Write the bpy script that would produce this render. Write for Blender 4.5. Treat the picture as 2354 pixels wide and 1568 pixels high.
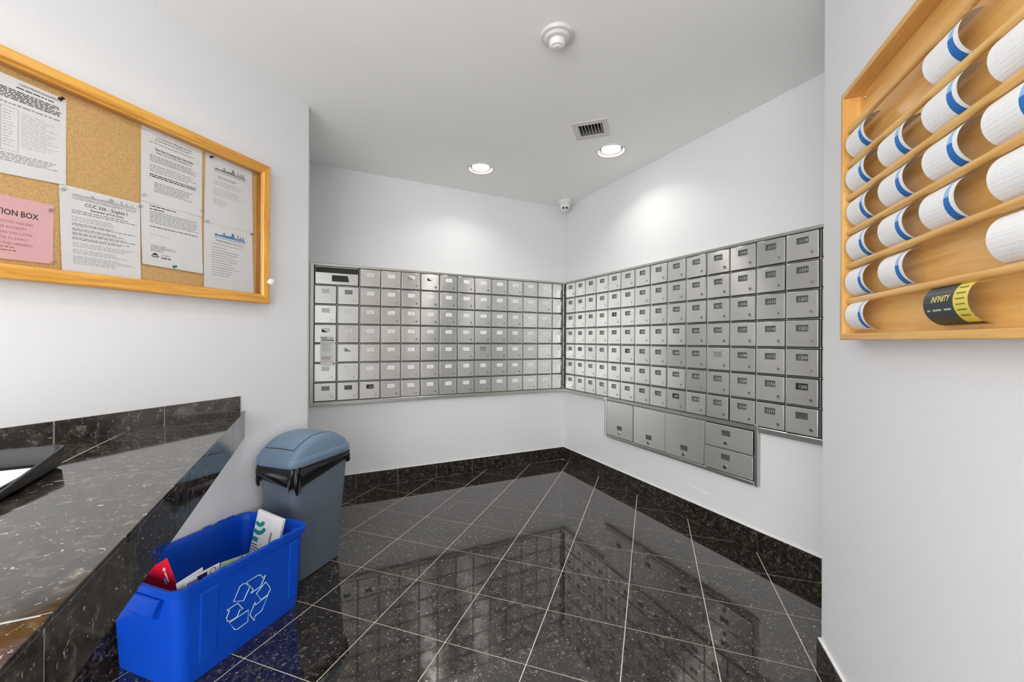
import bpy, bmesh, math, random
from mathutils import Vector, Matrix

# ------------------------------------------------------------------ camera, world, exposure
for o in list(bpy.data.objects): bpy.data.objects.remove(o)
scene = bpy.context.scene
COL = scene.collection
S = math.sqrt(.5)
FPX, CXP, CYP, YAW, ROLL, EYE = 929.44, 1177.0, 781.88, .4542, .0056, 1.14   # photo calibration (2354 x 1568)
FW = Vector((math.sin(YAW), math.cos(YAW), 0)); RT = Vector((math.cos(YAW), -math.sin(YAW), 0)); UP = Vector((0, 0, 1))
cam = bpy.data.cameras.new('camera'); cam.sensor_fit = 'HORIZONTAL'; cam.sensor_width = 36
cam.lens = FPX / 2354 * 36; cam.shift_y = (CYP - 784) / 2354; cam.clip_start = .02
co = bpy.data.objects.new('camera', cam); COL.objects.link(co)
ex = RT * math.cos(ROLL) + UP * math.sin(ROLL); ey = UP * math.cos(ROLL) - RT * math.sin(ROLL); ez = -FW
co.matrix_world = Matrix(((ex.x, ey.x, ez.x, 0), (ex.y, ey.y, ez.y, 0), (ex.z, ey.z, ez.z, EYE), (0, 0, 0, 1)))
scene.camera = co
w = bpy.data.worlds.new('world'); scene.world = w; w.use_nodes = True
w.node_tree.nodes['Background'].inputs[0].default_value = (1, 1, 1, 1)
w.node_tree.nodes['Background'].inputs[1].default_value = 1.3
vs = scene.view_settings
vs.view_transform = 'Standard'; vs.look = 'None'; vs.gamma = 1; vs.use_curve_mapping = False
vs.exposure = 1.97
LAMP = [.70, .70, .72, .80]                      # watts of light leaving each ceiling downlight

# ------------------------------------------------------------------ dimensions of the place (metres)
XB, YA, DL, HC = 2.1616, 3.2805, 1.786, 2.4157  # mailbox walls, diagonal wall offset, ceiling
KX, KY = -.0347, 2.491                          # outer corner of the notice wall
QX, QY = 1.564, .776                            # outer corner of the brochure wall
ZC = .8035                                      # counter top
def LW(t, out, z=0): return Vector(((t + out - DL) * S, (t - out + DL) * S, z))      # notice wall: along, out, up
def RW(t, out, z=0): return Vector((QX - (t + out) * S, QY - (t - out) * S, z))      # brochure wall: along from corner
def pix_plane(x, y, p, n):                      # photo pixel -> point on a known surface
    a, b = x - CXP, y - CYP
    X = math.cos(ROLL) * a + math.sin(ROLL) * b; Y = -math.sin(ROLL) * a + math.cos(ROLL) * b
    r = FW + RT * (X / FPX) - UP * (Y / FPX); o = Vector((0, 0, EYE))
    return o + r * ((Vector(p) - o).dot(n) / r.dot(n))
random.seed(7)

# ------------------------------------------------------------------ helpers
def tag(o, label=None, cat=None, group=None, kind=None):
    if label: o['label'] = label
    if cat: o['category'] = cat
    if group: o['group'] = group
    if kind: o['kind'] = kind
    return o
def empty(name, loc=(0, 0, 0), rz=0, label=None, cat=None, group=None):
    o = bpy.data.objects.new(name, None); COL.objects.link(o); o.empty_display_size = .05
    o.location = loc; o.rotation_euler = (0, 0, rz)
    return tag(o, label, cat, group)
def put(name, me, parent=None, loc=(0, 0, 0), rot=(0, 0, 0)):
    o = bpy.data.objects.new(name, me); COL.objects.link(o); o.parent = parent
    o.location = loc; o.rotation_euler = rot
    return o
class MB:
    def __init__(s): s.v = []; s.f = []; s.m = []
    def quad(s, *p, m=0): return s.poly(p, m)
    def poly(s, p, m=0):
        n = len(s.v); s.v += [tuple(q) for q in p]; s.f.append(tuple(range(n, n + len(p)))); s.m.append(m); return s
    def box(s, x0, x1, y0, y1, z0, z1, m=0):
        n = len(s.v)
        s.v += [(x, y, z) for z in (z0, z1) for x, y in ((x0, y0), (x1, y0), (x1, y1), (x0, y1))]
        for f in ((3, 2, 1, 0), (4, 5, 6, 7), (0, 1, 5, 4), (1, 2, 6, 5), (2, 3, 7, 6), (3, 0, 4, 7)):
            s.f.append(tuple(n + i for i in f)); s.m.append(m)
        return s
    def loft(s, loops, c0=True, c1=True, m=0, closed=True):
        n = len(s.v); k = len(loops[0])
        for l in loops: s.v += [tuple(p) for p in l]
        for i in range(len(loops) - 1):
            for j in range(k if closed else k - 1):
                a = n + i * k + j; b = n + i * k + (j + 1) % k
                s.f.append((a, b, b + k, a + k)); s.m.append(m)
        if c0: s.f.append(tuple(n + j for j in reversed(range(k)))); s.m.append(m)
        if c1: s.f.append(tuple(n + (len(loops) - 1) * k + j for j in range(k))); s.m.append(m)
        return s
    def prism(s, pts, z0, z1, m=0): return s.loft([[(x, y, z0) for x, y in pts], [(x, y, z1) for x, y in pts]], m=m)
    def prism_y(s, pts, y0, y1, m=0):          # outline in x,z, extruded along y
        return s.loft([[(x, y1, z) for x, z in pts], [(x, y0, z) for x, z in pts]], m=m)
    def lathe(s, prof, n=32, c=(0, 0, 0), ax='z', m=0):
        L = []
        for r, z in prof:
            l = []
            for i in range(n):
                a = 2 * math.pi * i / n; x, y = r * math.cos(a), r * math.sin(a)
                p = (x, y, z) if ax == 'z' else (x, -z, y) if ax == '-y' else (x, z, -y)
                l.append((p[0] + c[0], p[1] + c[1], p[2] + c[2]))
            L.append(l)
        return s.loft(L, m=m)
    def tube(s, path, r, n=6, m=0, closed=False):
        L = []; N = len(path)
        for i, p in enumerate(path):
            p = Vector(p); a = Vector(path[(i - 1) % N] if closed or i else path[0]); b = Vector(path[(i + 1) % N] if closed or i < N - 1 else path[-1])
            d = (b - a).normalized(); u = d.cross(Vector((0, 0, 1)))
            if u.length < .01: u = d.cross(Vector((0, 1, 0)))
            u.normalize(); v = d.cross(u)
            L.append([tuple(p + u * r * math.cos(2 * math.pi * j / n) + v * r * math.sin(2 * math.pi * j / n)) for j in range(n)])
        if closed: L.append(L[0])
        return s.loft(L, not closed, not closed, m)
    def mesh(s, name, mats, bevel=0, seg=1, smooth=False, uv=None, ang=35, recalc=True):
        me = bpy.data.meshes.new(name); me.from_pydata(s.v, [], s.f)
        for mt in (mats if isinstance(mats, (list, tuple)) else [mats]): me.materials.append(mt)
        me.polygons.foreach_set('material_index', s.m)
        bm = bmesh.new(); bm.from_mesh(me)
        if recalc: bmesh.ops.recalc_face_normals(bm, faces=bm.faces)
        if bevel: bmesh.ops.bevel(bm, geom=[e for e in bm.edges if len(e.link_faces) == 2 and e.calc_face_angle(0) > .5], offset=bevel, segments=seg, affect='EDGES', profile=.5)
        if uv:
            l = bm.loops.layers.uv.new('UVMap')
            for f in bm.faces:
                for lp in f.loops: lp[l].uv = uv(lp.vert.co)
        bm.to_mesh(me); bm.free()
        if smooth:
            me.polygons.foreach_set('use_smooth', [True] * len(me.polygons)); me.set_sharp_from_angle(angle=math.radians(ang))
        me.update(); return me
    def build(s, name, mats, parent=None, loc=(0, 0, 0), rot=(0, 0, 0), **k):
        return put(name, s.mesh(name, mats, **k), parent, loc, rot)
def rrect(hx, hy, r, z, cx=0, cy=0, n=5):
    L = []
    for sx, sy, a0 in ((1, 1, 0), (-1, 1, 90), (-1, -1, 180), (1, -1, 270)):
        for i in range(n + 1):
            a = math.radians(a0 + 90 * i / n)
            L.append((cx + sx * (hx - r) + r * math.cos(a), cy + sy * (hy - r) + r * math.sin(a), z))
    return L

# lettering: every string becomes a small flat outline mesh (verts, faces, width), height about 0.7 of the size
_T = {}
def text2d(st, bold=0, shear=0):
    if (st, bold, shear) not in _T:
        cu = bpy.data.curves.new('t', 'FONT'); cu.body = st; cu.resolution_u = 2; cu.fill_mode = 'FRONT'; cu.offset = bold; cu.shear = shear
        ob = bpy.data.objects.new('t', cu); COL.objects.link(ob)
        dg = bpy.context.evaluated_depsgraph_get(); me = bpy.data.meshes.new_from_object(ob.evaluated_get(dg))
        v = [(p.co.x, p.co.y) for p in me.vertices]; f = [tuple(p.vertices) for p in me.polygons]
        bpy.data.objects.remove(ob); bpy.data.curves.remove(cu); bpy.data.meshes.remove(me)
        x0 = min(p[0] for p in v); x1 = max(p[0] for p in v)
        _T[(st, bold, shear)] = ([(p[0] - x0, p[1]) for p in v], f, x1 - x0)
    return _T[(st, bold, shear)]
def add_text(mb, st, P, x, y, size, align='c', m=0, maxw=None, **k):   # P maps (x, y) of the print surface to 3D
    v, f, wd = text2d(st, **k); sx = size
    if maxw and wd * sx > maxw: sx = maxw / wd
    off = {'c': -wd * sx / 2, 'l': 0, 'r': -wd * sx}[align]
    n = len(mb.v); mb.v += [tuple(P(x + off + a * sx, y + b * size)) for a, b in v]
    for q in f: mb.f.append(tuple(n + i for i in q)); mb.m.append(m)

# ------------------------------------------------------------------ materials
def nodes(name):
    m = bpy.data.materials.new(name); m.use_nodes = True; nt = m.node_tree
    return m, nt, nt.nodes['Principled BSDF']
def setc(s, v): s.default_value = (*v, 1) if len(v) == 3 else v
def plain(name, c, rough=.5, metal=0, var=.04, scale=30, bump=0, ior=1.45, coat=0):
    m, nt, b = nodes(name); N = nt.nodes; L = nt.links
    g = N.new('ShaderNodeTexCoord'); nz = N.new('ShaderNodeTexNoise'); nz.inputs['Scale'].default_value = scale; nz.inputs['Detail'].default_value = 3
    L.new(g.outputs['Object'], nz.inputs['Vector'])
    r = N.new('ShaderNodeValToRGB'); L.new(nz.outputs['Fac'], r.inputs[0])
    r.color_ramp.elements[0].position = .3; r.color_ramp.elements[1].position = .7
    r.color_ramp.elements[0].color = (*[x * (1 - var) for x in c], 1); r.color_ramp.elements[1].color = (*[min(1, x * (1 + var)) for x in c], 1)
    L.new(r.outputs[0], b.inputs['Base Color'])
    b.inputs['Roughness'].default_value = rough; b.inputs['Metallic'].default_value = metal; b.inputs['IOR'].default_value = ior
    b.inputs['Coat Weight'].default_value = coat; b.inputs['Coat Roughness'].default_value = .08
    if bump:
        bp = N.new('ShaderNodeBump'); bp.inputs['Strength'].default_value = bump; bp.inputs['Distance'].default_value = .002
        L.new(nz.outputs['Fac'], bp.inputs['Height']); L.new(bp.outputs[0], b.inputs['Normal'])
    return m
def granite(name, rough=.045, ior=1.85, gain=1.0, scale=1.0):
    m, nt, b = nodes(name); N = nt.nodes; L = nt.links
    g = N.new('ShaderNodeNewGeometry'); oi = N.new('ShaderNodeObjectInfo')
    va = N.new('ShaderNodeVectorMath'); va.operation = 'ADD'; L.new(g.outputs['Position'], va.inputs[0])
    sc = N.new('ShaderNodeMath'); sc.operation = 'MULTIPLY'; sc.inputs[1].default_value = 9.0; L.new(oi.outputs['Random'], sc.inputs[0])
    L.new(sc.outputs[0], va.inputs[1])
    a = N.new('ShaderNodeTexNoise'); a.inputs['Scale'].default_value = 42 * scale; a.inputs['Detail'].default_value = 7; a.inputs['Roughness'].default_value = .72; a.inputs['Distortion'].default_value = .8
    c = N.new('ShaderNodeTexNoise'); c.inputs['Scale'].default_value = 95 * scale; c.inputs['Detail'].default_value = 3; c.inputs['Roughness'].default_value = .6; c.inputs['Distortion'].default_value = 1.2
    L.new(va.outputs[0], a.inputs['Vector']); L.new(va.outputs[0], c.inputs['Vector'])
    r = N.new('ShaderNodeValToRGB'); e = r.color_ramp.elements
    e[0].position = .40; e[0].color = (.006 * gain, .0045 * gain, .0035 * gain, 1)
    e[1].position = .75; e[1].color = (.30 * gain, .265 * gain, .22 * gain, 1)
    x = e.new(.54); x.color = (.026 * gain, .020 * gain, .014 * gain, 1)
    x = e.new(.63); x.color = (.080 * gain, .068 * gain, .054 * gain, 1)
    L.new(a.outputs['Fac'], r.inputs[0])
    r2 = N.new('ShaderNodeValToRGB'); r2.color_ramp.elements[0].position = .635; r2.color_ramp.elements[1].position = .69
    L.new(c.outputs['Fac'], r2.inputs[0])
    mx = N.new('ShaderNodeMix'); mx.data_type = 'RGBA'; L.new(r2.outputs[0], mx.inputs[0]); L.new(r.outputs[0], mx.inputs[6]); setc(mx.inputs[7], (.42, .40, .36))
    L.new(mx.outputs[2], b.inputs['Base Color']); b.inputs['Roughness'].default_value = rough; b.inputs['IOR'].default_value = ior
    return m
def wood(name, c0, c1, rough=.35, sx=2.0, sy=38.0, coat=.3):
    m, nt, b = nodes(name); N = nt.nodes; L = nt.links
    g = N.new('ShaderNodeTexCoord'); oi = N.new('ShaderNodeObjectInfo')
    va = N.new('ShaderNodeVectorMath'); va.operation = 'ADD'; L.new(g.outputs['Object'], va.inputs[0])
    sc = N.new('ShaderNodeMath'); sc.operation = 'MULTIPLY'; sc.inputs[1].default_value = 5.0; L.new(oi.outputs['Random'], sc.inputs[0]); L.new(sc.outputs[0], va.inputs[1])
    mp = N.new('ShaderNodeMapping'); mp.inputs['Scale'].default_value = (sx, sy, sy); L.new(va.outputs[0], mp.inputs['Vector'])
    a = N.new('ShaderNodeTexNoise'); a.inputs['Scale'].default_value = 1.6; a.inputs['Detail'].default_value = 5; a.inputs['Roughness'].default_value = .6; a.inputs['Distortion'].default_value = .5
    L.new(mp.outputs[0], a.inputs['Vector'])
    r = N.new('ShaderNodeValToRGB'); e = r.color_ramp.elements; e[0].position = .36; e[0].color = (*c0, 1); e[1].position = .62; e[1].color = (*c1, 1)
    L.new(a.outputs['Fac'], r.inputs[0]); L.new(r.outputs[0], b.inputs['Base Color'])
    b.inputs['Roughness'].default_value = rough; b.inputs['Coat Weight'].default_value = coat; b.inputs['Coat Roughness'].default_value = .15
    bp = N.new('ShaderNodeBump'); bp.inputs['Strength'].default_value = .15; bp.inputs['Distance'].default_value = .001; L.new(a.outputs['Fac'], bp.inputs['Height']); L.new(bp.outputs[0], b.inputs['Normal'])
    return m
def steel(name, c=(.76, .76, .74), rough=.34, aniso=.96, metal=.86):
    m, nt, b = nodes(name); N = nt.nodes; L = nt.links
    g = N.new('ShaderNodeTexCoord'); oi = N.new('ShaderNodeObjectInfo')
    mp = N.new('ShaderNodeMapping'); mp.inputs['Scale'].default_value = (6, 6, 700); L.new(g.outputs['Object'], mp.inputs['Vector'])
    va = N.new('ShaderNodeVectorMath'); va.operation = 'ADD'; L.new(mp.outputs[0], va.inputs[0]); L.new(oi.outputs['Random'], va.inputs[1])
    a = N.new('ShaderNodeTexNoise'); a.inputs['Scale'].default_value = 1; a.inputs['Detail'].default_value = 2; L.new(va.outputs[0], a.inputs['Vector'])
    mr = N.new('ShaderNodeMapRange'); mr.inputs[3].default_value = rough - .06; mr.inputs[4].default_value = rough + .06; L.new(a.outputs['Fac'], mr.inputs[0]); L.new(mr.outputs[0], b.inputs['Roughness'])
    h = N.new('ShaderNodeHueSaturation'); setc(h.inputs['Color'], c)
    v = N.new('ShaderNodeMapRange'); v.inputs[3].default_value = .92; v.inputs[4].default_value = 1.05; L.new(oi.outputs['Random'], v.inputs[0]); L.new(v.outputs[0], h.inputs['Value'])
    L.new(h.outputs[0], b.inputs['Base Color']); b.inputs['Metallic'].default_value = metal
    if aniso:
        b.inputs['Anisotropic'].default_value = aniso
        tn = N.new('ShaderNodeTangent'); tn.direction_type = 'UV_MAP'; L.new(tn.outputs[0], b.inputs['Tangent'])
    return m
def glass(name, gl=.05, tint=(1, 1, 1)):
    m, nt, b = nodes(name); N = nt.nodes; L = nt.links; N.remove(b)
    t = N.new('ShaderNodeBsdfTransparent'); setc(t.inputs[0], tint); g = N.new('ShaderNodeBsdfGlossy'); g.inputs['Roughness'].default_value = .01
    fr = N.new('ShaderNodeFresnel'); fr.inputs[0].default_value = 1.22; mx = N.new('ShaderNodeMixShader')
    L.new(fr.outputs[0], mx.inputs[0]); L.new(t.outputs[0], mx.inputs[1]); L.new(g.outputs[0], mx.inputs[2]); L.new(mx.outputs[0], N['Material Output'].inputs[0])
    return m
def emit(name, c, st):
    m, nt, b = nodes(name); setc(b.inputs['Base Color'], (.9, .9, .9)); setc(b.inputs['Emission Color'], c); b.inputs['Emission Strength'].default_value = st
    return m
WALL = plain('wall_paint', (.79, .795, .810), .55, var=.006, scale=3, bump=.015)
CEIL = plain('ceiling_paint', (.945, .945, .925), .75, var=.006, scale=3)
GROUT = plain('grout', (.76, .72, .67), .8, var=.08, scale=60)
CAULK = plain('white_caulk', (.85, .85, .84), .5)
GRAN = granite('polished_granite_floor')
GRANB = granite('polished_granite_base', rough=.16, ior=1.5)
GRANC = granite('polished_granite_counter', rough=.06, gain=1.25, scale=.8)
STEEL = steel('brushed_steel_door'); STEELF = steel('brushed_steel_frame', (.50, .50, .47), .34, 0, .9)
STEELSHADE = plain('gap_shade_steel', (.05, .048, .042), .5, .3)  # mailbox back panel: shadow in the door gaps put into its dark colour
LOCK = plain('lock_nickel', (.55, .54, .5), .25, 1); BLACK = plain('black', (.012, .012, .012), .4)
CARD = plain('white_card', (.86, .86, .85), .55); CARDG = plain('green_grey_card', (.085, .10, .085), .35, coat=.2, var=.25); CARDK = plain('black_card', (.02, .02, .018), .4); CARDM = plain('grey_card', (.26, .26, .24), .5)
NUM = plain('number_white', (.62, .66, .60), .5); NUMG = plain('number_grey', (.55, .55, .55), .6)
OAK = wood('honey_oak', (.58, .23, .030), (.82, .43, .075)); OAKD = wood('oak_shelf', (.66, .34, .085), (.82, .49, .16), sy=22, coat=.2)
CORK = plain('cork', (.77, .49, .20), .9, var=.20, scale=300, bump=.4)
PAPER = plain('paper_white', (.92, .92, .925), .7, var=.01); PINK = plain('paper_pink', (.92, .55, .56), .7, var=.02)
INK = plain('ink_grey', (.30, .30, .31), .7); INKB = plain('ink_black', (.05, .05, .05), .7); INKL = plain('ink_pale', (.56, .56, .57), .7); INKBLUE = plain('ink_blue', (.10, .25, .55), .7); INKR = plain('ink_red_brown', (.45, .20, .20), .7)
GLASS = glass('cabinet_glass')
PLW = plain('white_plastic', (.80, .79, .77), .35); PLWG = plain('offwhite_plastic', (.70, .68, .66), .4)
BLUE = plain('blue_bin_plastic', (.001, .075, .60), .42, var=.05, scale=9, ior=1.38)
CANB = plain('slate_blue_plastic', (.120, .150, .195), .42, var=.05, scale=14); LID = plain('lid_blue_plastic', (.165, .245, .345), .38, var=.04, scale=14)
BAG = plain('bin_liner_black', (.006, .006, .008), .18, scale=60, bump=.2)
TRAY = plain('black_tray_plastic', (.010, .009, .009), .38)
LENS = emit('lamp_lens', (1, .965, .90), 3)
REFL = plain('grey_reflector', (.30, .285, .275), .35); DUCT = plain('duct_grey', (.16, .16, .15), .6)
PINC = glass('clear_pin', tint=(.93, .93, .93)); PING = plain('green_pin', (.02, .30, .20), .3); PINK2 = plain('black_pin', (.015, .015, .015), .3)

# ------------------------------------------------------------------ the room
def struct(name, mb, mat, **k): return tag(mb.build(name, mat, **k), kind='structure')
def wallp(name, pts): return struct(name, MB().prism(pts, 0, HC), WALL)
TR = -1.5                                        # the corridor runs back past the camera to here
ML = (KX - .1, KX - .1 + (DL + .1) / S); MR = (QY - .1 + (.557 + .1) / S, QY - .1)
pl, plb = LW(TR, 0), LW(TR, -.1)
tq = (QX + QY) * S
pr, prb = RW(tq - TR, 0), RW(tq - TR, -.1)
wl = wallp('wall_left', [(pl.x, pl.y), (KX, KY), ML, (plb.x, plb.y)])
wallp('wall_left_return', [(KX, KY), (KX, YA), (KX - .1, YA), ML])
wa = wallp('wall_back', [(KX - .1, YA), (XB + .1, YA), (XB + .1, YA + .1), (KX - .1, YA + .1)])
wb = wallp('wall_right', [(XB, QY - .1), (XB + .1, QY - .1), (XB + .1, YA), (XB, YA)])
wallp('wall_right_return', [(QX, QY), (XB, QY), (XB, QY - .1), MR])
wr = wallp('wall_front_right', [(pr.x, pr.y), (QX, QY), MR, (prb.x, prb.y)])
LAMPS = [(1.104, 2.806), (1.78, 2.148), (-.06, 1.19), (-.55, -.25)]  # last one is out of view, added to light the passage behind the viewer
VENT = (1.497, 1.990)
bm = bmesh.new(); eds = []
def ring(pts):
    vv = [bm.verts.new((x, y, HC)) for x, y in pts]
    for i in range(len(vv)): eds.append(bm.edges.new((vv[i], vv[(i + 1) % len(vv)])))
outer = [LW(TR - .1, -.1), LW(1.68, -.1), Vector((KX - .1, YA + .1, 0)), Vector((XB + .1, YA + .1, 0)), Vector((XB + .1, QY - .1, 0)), Vector((MR[0], MR[1], 0)), RW(tq - TR + .1, -.1)]
ring([(p.x, p.y) for p in outer])
for x, y in LAMPS: ring([(x + .086 * math.cos(a * math.pi / 20), y + .086 * math.sin(a * math.pi / 20)) for a in range(40)])
ring([(VENT[0] + a * S - b * S, VENT[1] + a * S + b * S) for a, b in ((-.066, -.071), (.066, -.071), (.066, .071), (-.066, .071))])
bmesh.ops.triangle_fill(bm, use_beauty=True, edges=eds, normal=(0, 0, -1))
bmesh.ops.recalc_face_normals(bm, faces=bm.faces)
gg = bmesh.ops.extrude_face_region(bm, geom=bm.faces[:])
bmesh.ops.translate(bm, vec=(0, 0, .015), verts=[g for g in gg['geom'] if isinstance(g, bmesh.types.BMVert)])
bmesh.ops.recalc_face_normals(bm, faces=bm.faces)
me = bpy.data.meshes.new('ceiling'); bm.to_mesh(me); bm.free(); me.materials.append(CEIL); tag(put('ceiling', me), kind='structure')

# floor: grout bed with every granite tile its own piece, laid on the diagonal
fl = struct('floor', MB().prism([(p.x, p.y) for p in outer], -.05, -.0012), GROUT)
TU, TV, U0, V0 = .3069, .3184, 1.6683, -.7279
tile_me = MB().box(-TU / 2 + .0019, TU / 2 - .0019, -TV / 2 + .0019, TV / 2 - .0019, -.009, 0).mesh('tile', GRAN)
def inside(x, y):
    a, o = (x + y) * S, (x - y) * S
    return (KX < x < XB and QY < y < YA and a > 1.6) or (-DL < o < .557 and TR < a < 1.75)
for k in range(-15, 18):
    for j in range(-8, 10):
        u, v = U0 + (k + .5) * TU, V0 + (j + .5) * TV
        if any(inside((u + a * TU + v + b * TV) * S, (u + a * TU - v - b * TV) * S) for a in (-.45, -.2, 0, .2, .45) for b in (-.45, -.2, 0, .2, .45)):
            put('tile', tile_me, fl, ((u + v) * S, (u - v) * S, 0), (0, 0, math.pi / 4))

# baseboards: granite pieces on a light bed with a caulk line on top
HB = .115
def baseboard(name, origin, rz, joints, HB=.117):          # local x runs along the wall, y into it
    b = tag(MB().box(joints[0], joints[-1], -.007, 0, 0, HB - .001).build(name, GROUT, None, origin, (0, 0, rz)), kind='structure')
    for a, c in zip(joints, joints[1:]):
        MB().box(a + .001, c - .001, -.010 - random.uniform(0, .0012), -.0005, .0015, HB).build('tile', GRANB, b, bevel=.0005)
    MB().prism_y([(joints[0], HB), (joints[-1], HB), (joints[-1], HB + .004), (joints[0], HB + .004)], -.0075, 0).build('caulk', CAULK, b)
    return b
baseboard('baseboard_back', (0, YA, 0), 0, [KX, .286, .598, .911, 1.224, 1.538, 1.855, XB - .0115])
baseboard('baseboard_right', (XB, 0, 0), -math.pi / 2, [-YA] + [-y for y in (2.92, 2.614, 2.306, 1.997, 1.688, 1.375, 1.07)] + [-QY])
baseboard('baseboard_left', LW(0, 0), math.pi / 4, [.3 + .308 * i for i in range(5)] + [1.737], .142)
baseboard('baseboard_front_right', RW(0, 0), math.pi * 1.25, [-.010, .30, .608, .916, 1.224])
baseboard('baseboard_left_return', (KX, 0, 0), math.pi / 2, [KY, 2.75, YA - .012])
baseboard('baseboard_right_return', (0, QY, 0), math.pi, [-XB + .012, -1.82, -QX - .01])

# ------------------------------------------------------------------ mailboxes
DW, DH, DT = .1435, .1295, .011
uvxz = lambda p: (p.z * 4, p.x * 4)   # brushed sideways: glints stretch up and down
def door_mesh(wd, ht):
    return MB().box(-wd / 2, wd / 2, -DT, 0, -ht / 2, ht / 2).mesh('door', STEEL, bevel=.0022, seg=2, uv=uvxz, smooth=True, ang=20)
lock_me = MB().lathe([(.0001, .0032), (.0072, .0032), (.0082, .002), (.0086, 0)], 14, ax='-y').lathe([(.0022, .0036), (.0022, .003)], 8, (0, 0, .001), '-y', 1).box(-.0009, .0009, -.0036, -.003, -.0035, .0005, 1).mesh('lock', [LOCK, BLACK], smooth=True)
biglock_me = MB().lathe([(.0001, .006), (.0105, .006), (.0125, .004), (.0135, 0)], 18, ax='-y').lathe([(.0045, .0066), (.0045, .0058)], 10, (0, 0, 0), '-y', 1).box(-.001, .001, -.0068, -.006, -.006, .001, 1).mesh('lock', [LOCK, BLACK], smooth=True)
CWD, CHT = .054, .0315
P0 = lambda x, z, d=.0009: (x, -d, z)
def card(kind, st):
    b = MB()
    if kind in ('white', 'dark', 'black', 'grey'):
        mi = {'white': 0, 'dark': 1, 'black': 2, 'grey': 3}[kind]
        b.box(-CWD / 2, CWD / 2, -.0006, 0, -CHT / 2, CHT / 2, mi)
        b.box(-CWD / 2 - .001, CWD / 2 + .001, -.0008, 0, CHT / 2, CHT / 2 + .0008, 2)
        if st: add_text(b, st, P0, CWD / 2 - .003 if kind in ('dark', 'black') else 0, -.0075, .0215 if kind in ('dark', 'black') else .013, 'r' if kind in ('dark', 'black') else 'c', 4 if kind in ('dark', 'black') else 5, maxw=.036)
    else:                                          # the card has slipped in its window
        k = .34 if kind == 'slip' else .75
        b.box(-CWD / 2, CWD / 2, -.0004, 0, -CHT / 2, CHT / 2, 2 if kind == 'slip' else 3)
        b.poly([P0(-CWD / 2, CHT / 2), P0(-CWD / 2, CHT / 2 - CHT * (1 - k) * .35), P0(CWD * .22 if kind == 'slip' else CWD * .4, -CHT / 2), P0(CWD / 2, -CHT / 2), P0(CWD / 2, CHT / 2)], 0)
    return b.mesh('label_card', [CARD, CARDG, CARDK, CARDM, NUM, NUMG])
_cards = {}
def get_card(kind, st):
    if (kind, st) not in _cards: _cards[(kind, st)] = card(kind, st)
    return _cards[(kind, st)]
door_me = door_mesh(DW, DH)
def door(bank, x, z, kind, st, me=door_me, tilt=True, lx=.044, lz=-.036, lk=lock_me, cx=.002, cz=.026):
    d = put('door', me, bank, (x, -.0145, z), (random.gauss(0, .006) if tilt else 0, 0, random.gauss(0, .013) if tilt else 0))
    put('label_card', get_card(kind, st), d, (cx, -DT - .0001, cz))
    put('lock', lk, d, (lx, -DT - .0001, lz))
    return d
ROWZ = [1.607 - .1425 * k for k in range(7)]
def strips(bank, xs, z0, z1, zs, x0, x1):
    for x in xs: MB().box(x - .0024, x + .0024, -.0165, -.004, z0, z1).build('mullion', STEELF, bank, bevel=.001)
    for z in zs: MB().box(x0, x1, -.0150, -.004, z - .0022, z + .0022).build('rail', STEELF, bank, bevel=.001)
def trim(bank, x0, x1, z0, z1, ext=.026):
    b = MB().box(x0, x1, -ext, 0, z0, z1).build('frame_trim', STEELF, bank, bevel=.003); return b

A = empty('mailbox_bank', (0, YA, 0), 0, 'brushed steel mailbox bank with white name cards on the back wall', 'mailboxes')
AC = [.0707 + .1550 * k for k in range(14)]
XA1 = 2.1616 - .03
MB().box(-.02, XA1, -.004, 0, .67, 1.68).build('back_panel', STEELSHADE, A)
trim(A, -.0328, -.006, .652, 1.6935); trim(A, -.0058, XA1, 1.6755, 1.6935); trim(A, -.0058, XA1, .652, .6815)
strips(A, [(a + b) / 2 + .002 for a, b in zip(AC, AC[1:])], .682, 1.675, [z - .0712 for z in ROWZ[:-1]], -.004, XA1)
def seq(f, u):
    while True:
        yield '%d%02d' % (f, u)
        u += 1
        if u > 18: f += 1; u = 1
sa = seq(1, 12)
spec = {(1, 3): 'slip', (1, 4): 'slip2', (0, 6): 'grey', (1, 6): 'dark', (2, 6): 'black', (1, 1): 'grey', (4, 0): 'slip2', (5, 0): 'slip', (8, 4): 'grey'}
spec[(0, 3)] = 'slip'; spec[(1, 4)] = 'slip2'; del spec[(1, 3)]
for c in range(14):
    for r in range(7):
        if c < 2 and r == 0: continue
        kind = spec.get((c, r), 'white'); n = next(sa)
        door(A, AC[c], ROWZ[r], kind, '212' if (c, r) == (2, 6) else '' if kind in ('grey', 'slip', 'slip2') or (c, r) == (1, 6) else n)
# outgoing mail slot, two columns wide
mbd = MB().box(-.146, .146, -DT, 0, -.065, .065).mesh('door', STEEL, bevel=.002, uv=uvxz)
sl = put('mail_slot', mbd, A, ((AC[0] + AC[1]) / 2, -.0145, ROWZ[0]))
MB().box(-.144, .144, -.0008, .0, .019, .060).build('slot_opening', BLACK, sl, (0, -DT, 0))
MB().prism_y([(-.036, -.042), (.082, -.042), (.072, .004), (-.036, .004)], -.0008, 0).build('notice_window', BLACK, sl, (0, -DT, 0))
put('lock', lock_me, sl, (.112, -DT - .0001, -.027))

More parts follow.
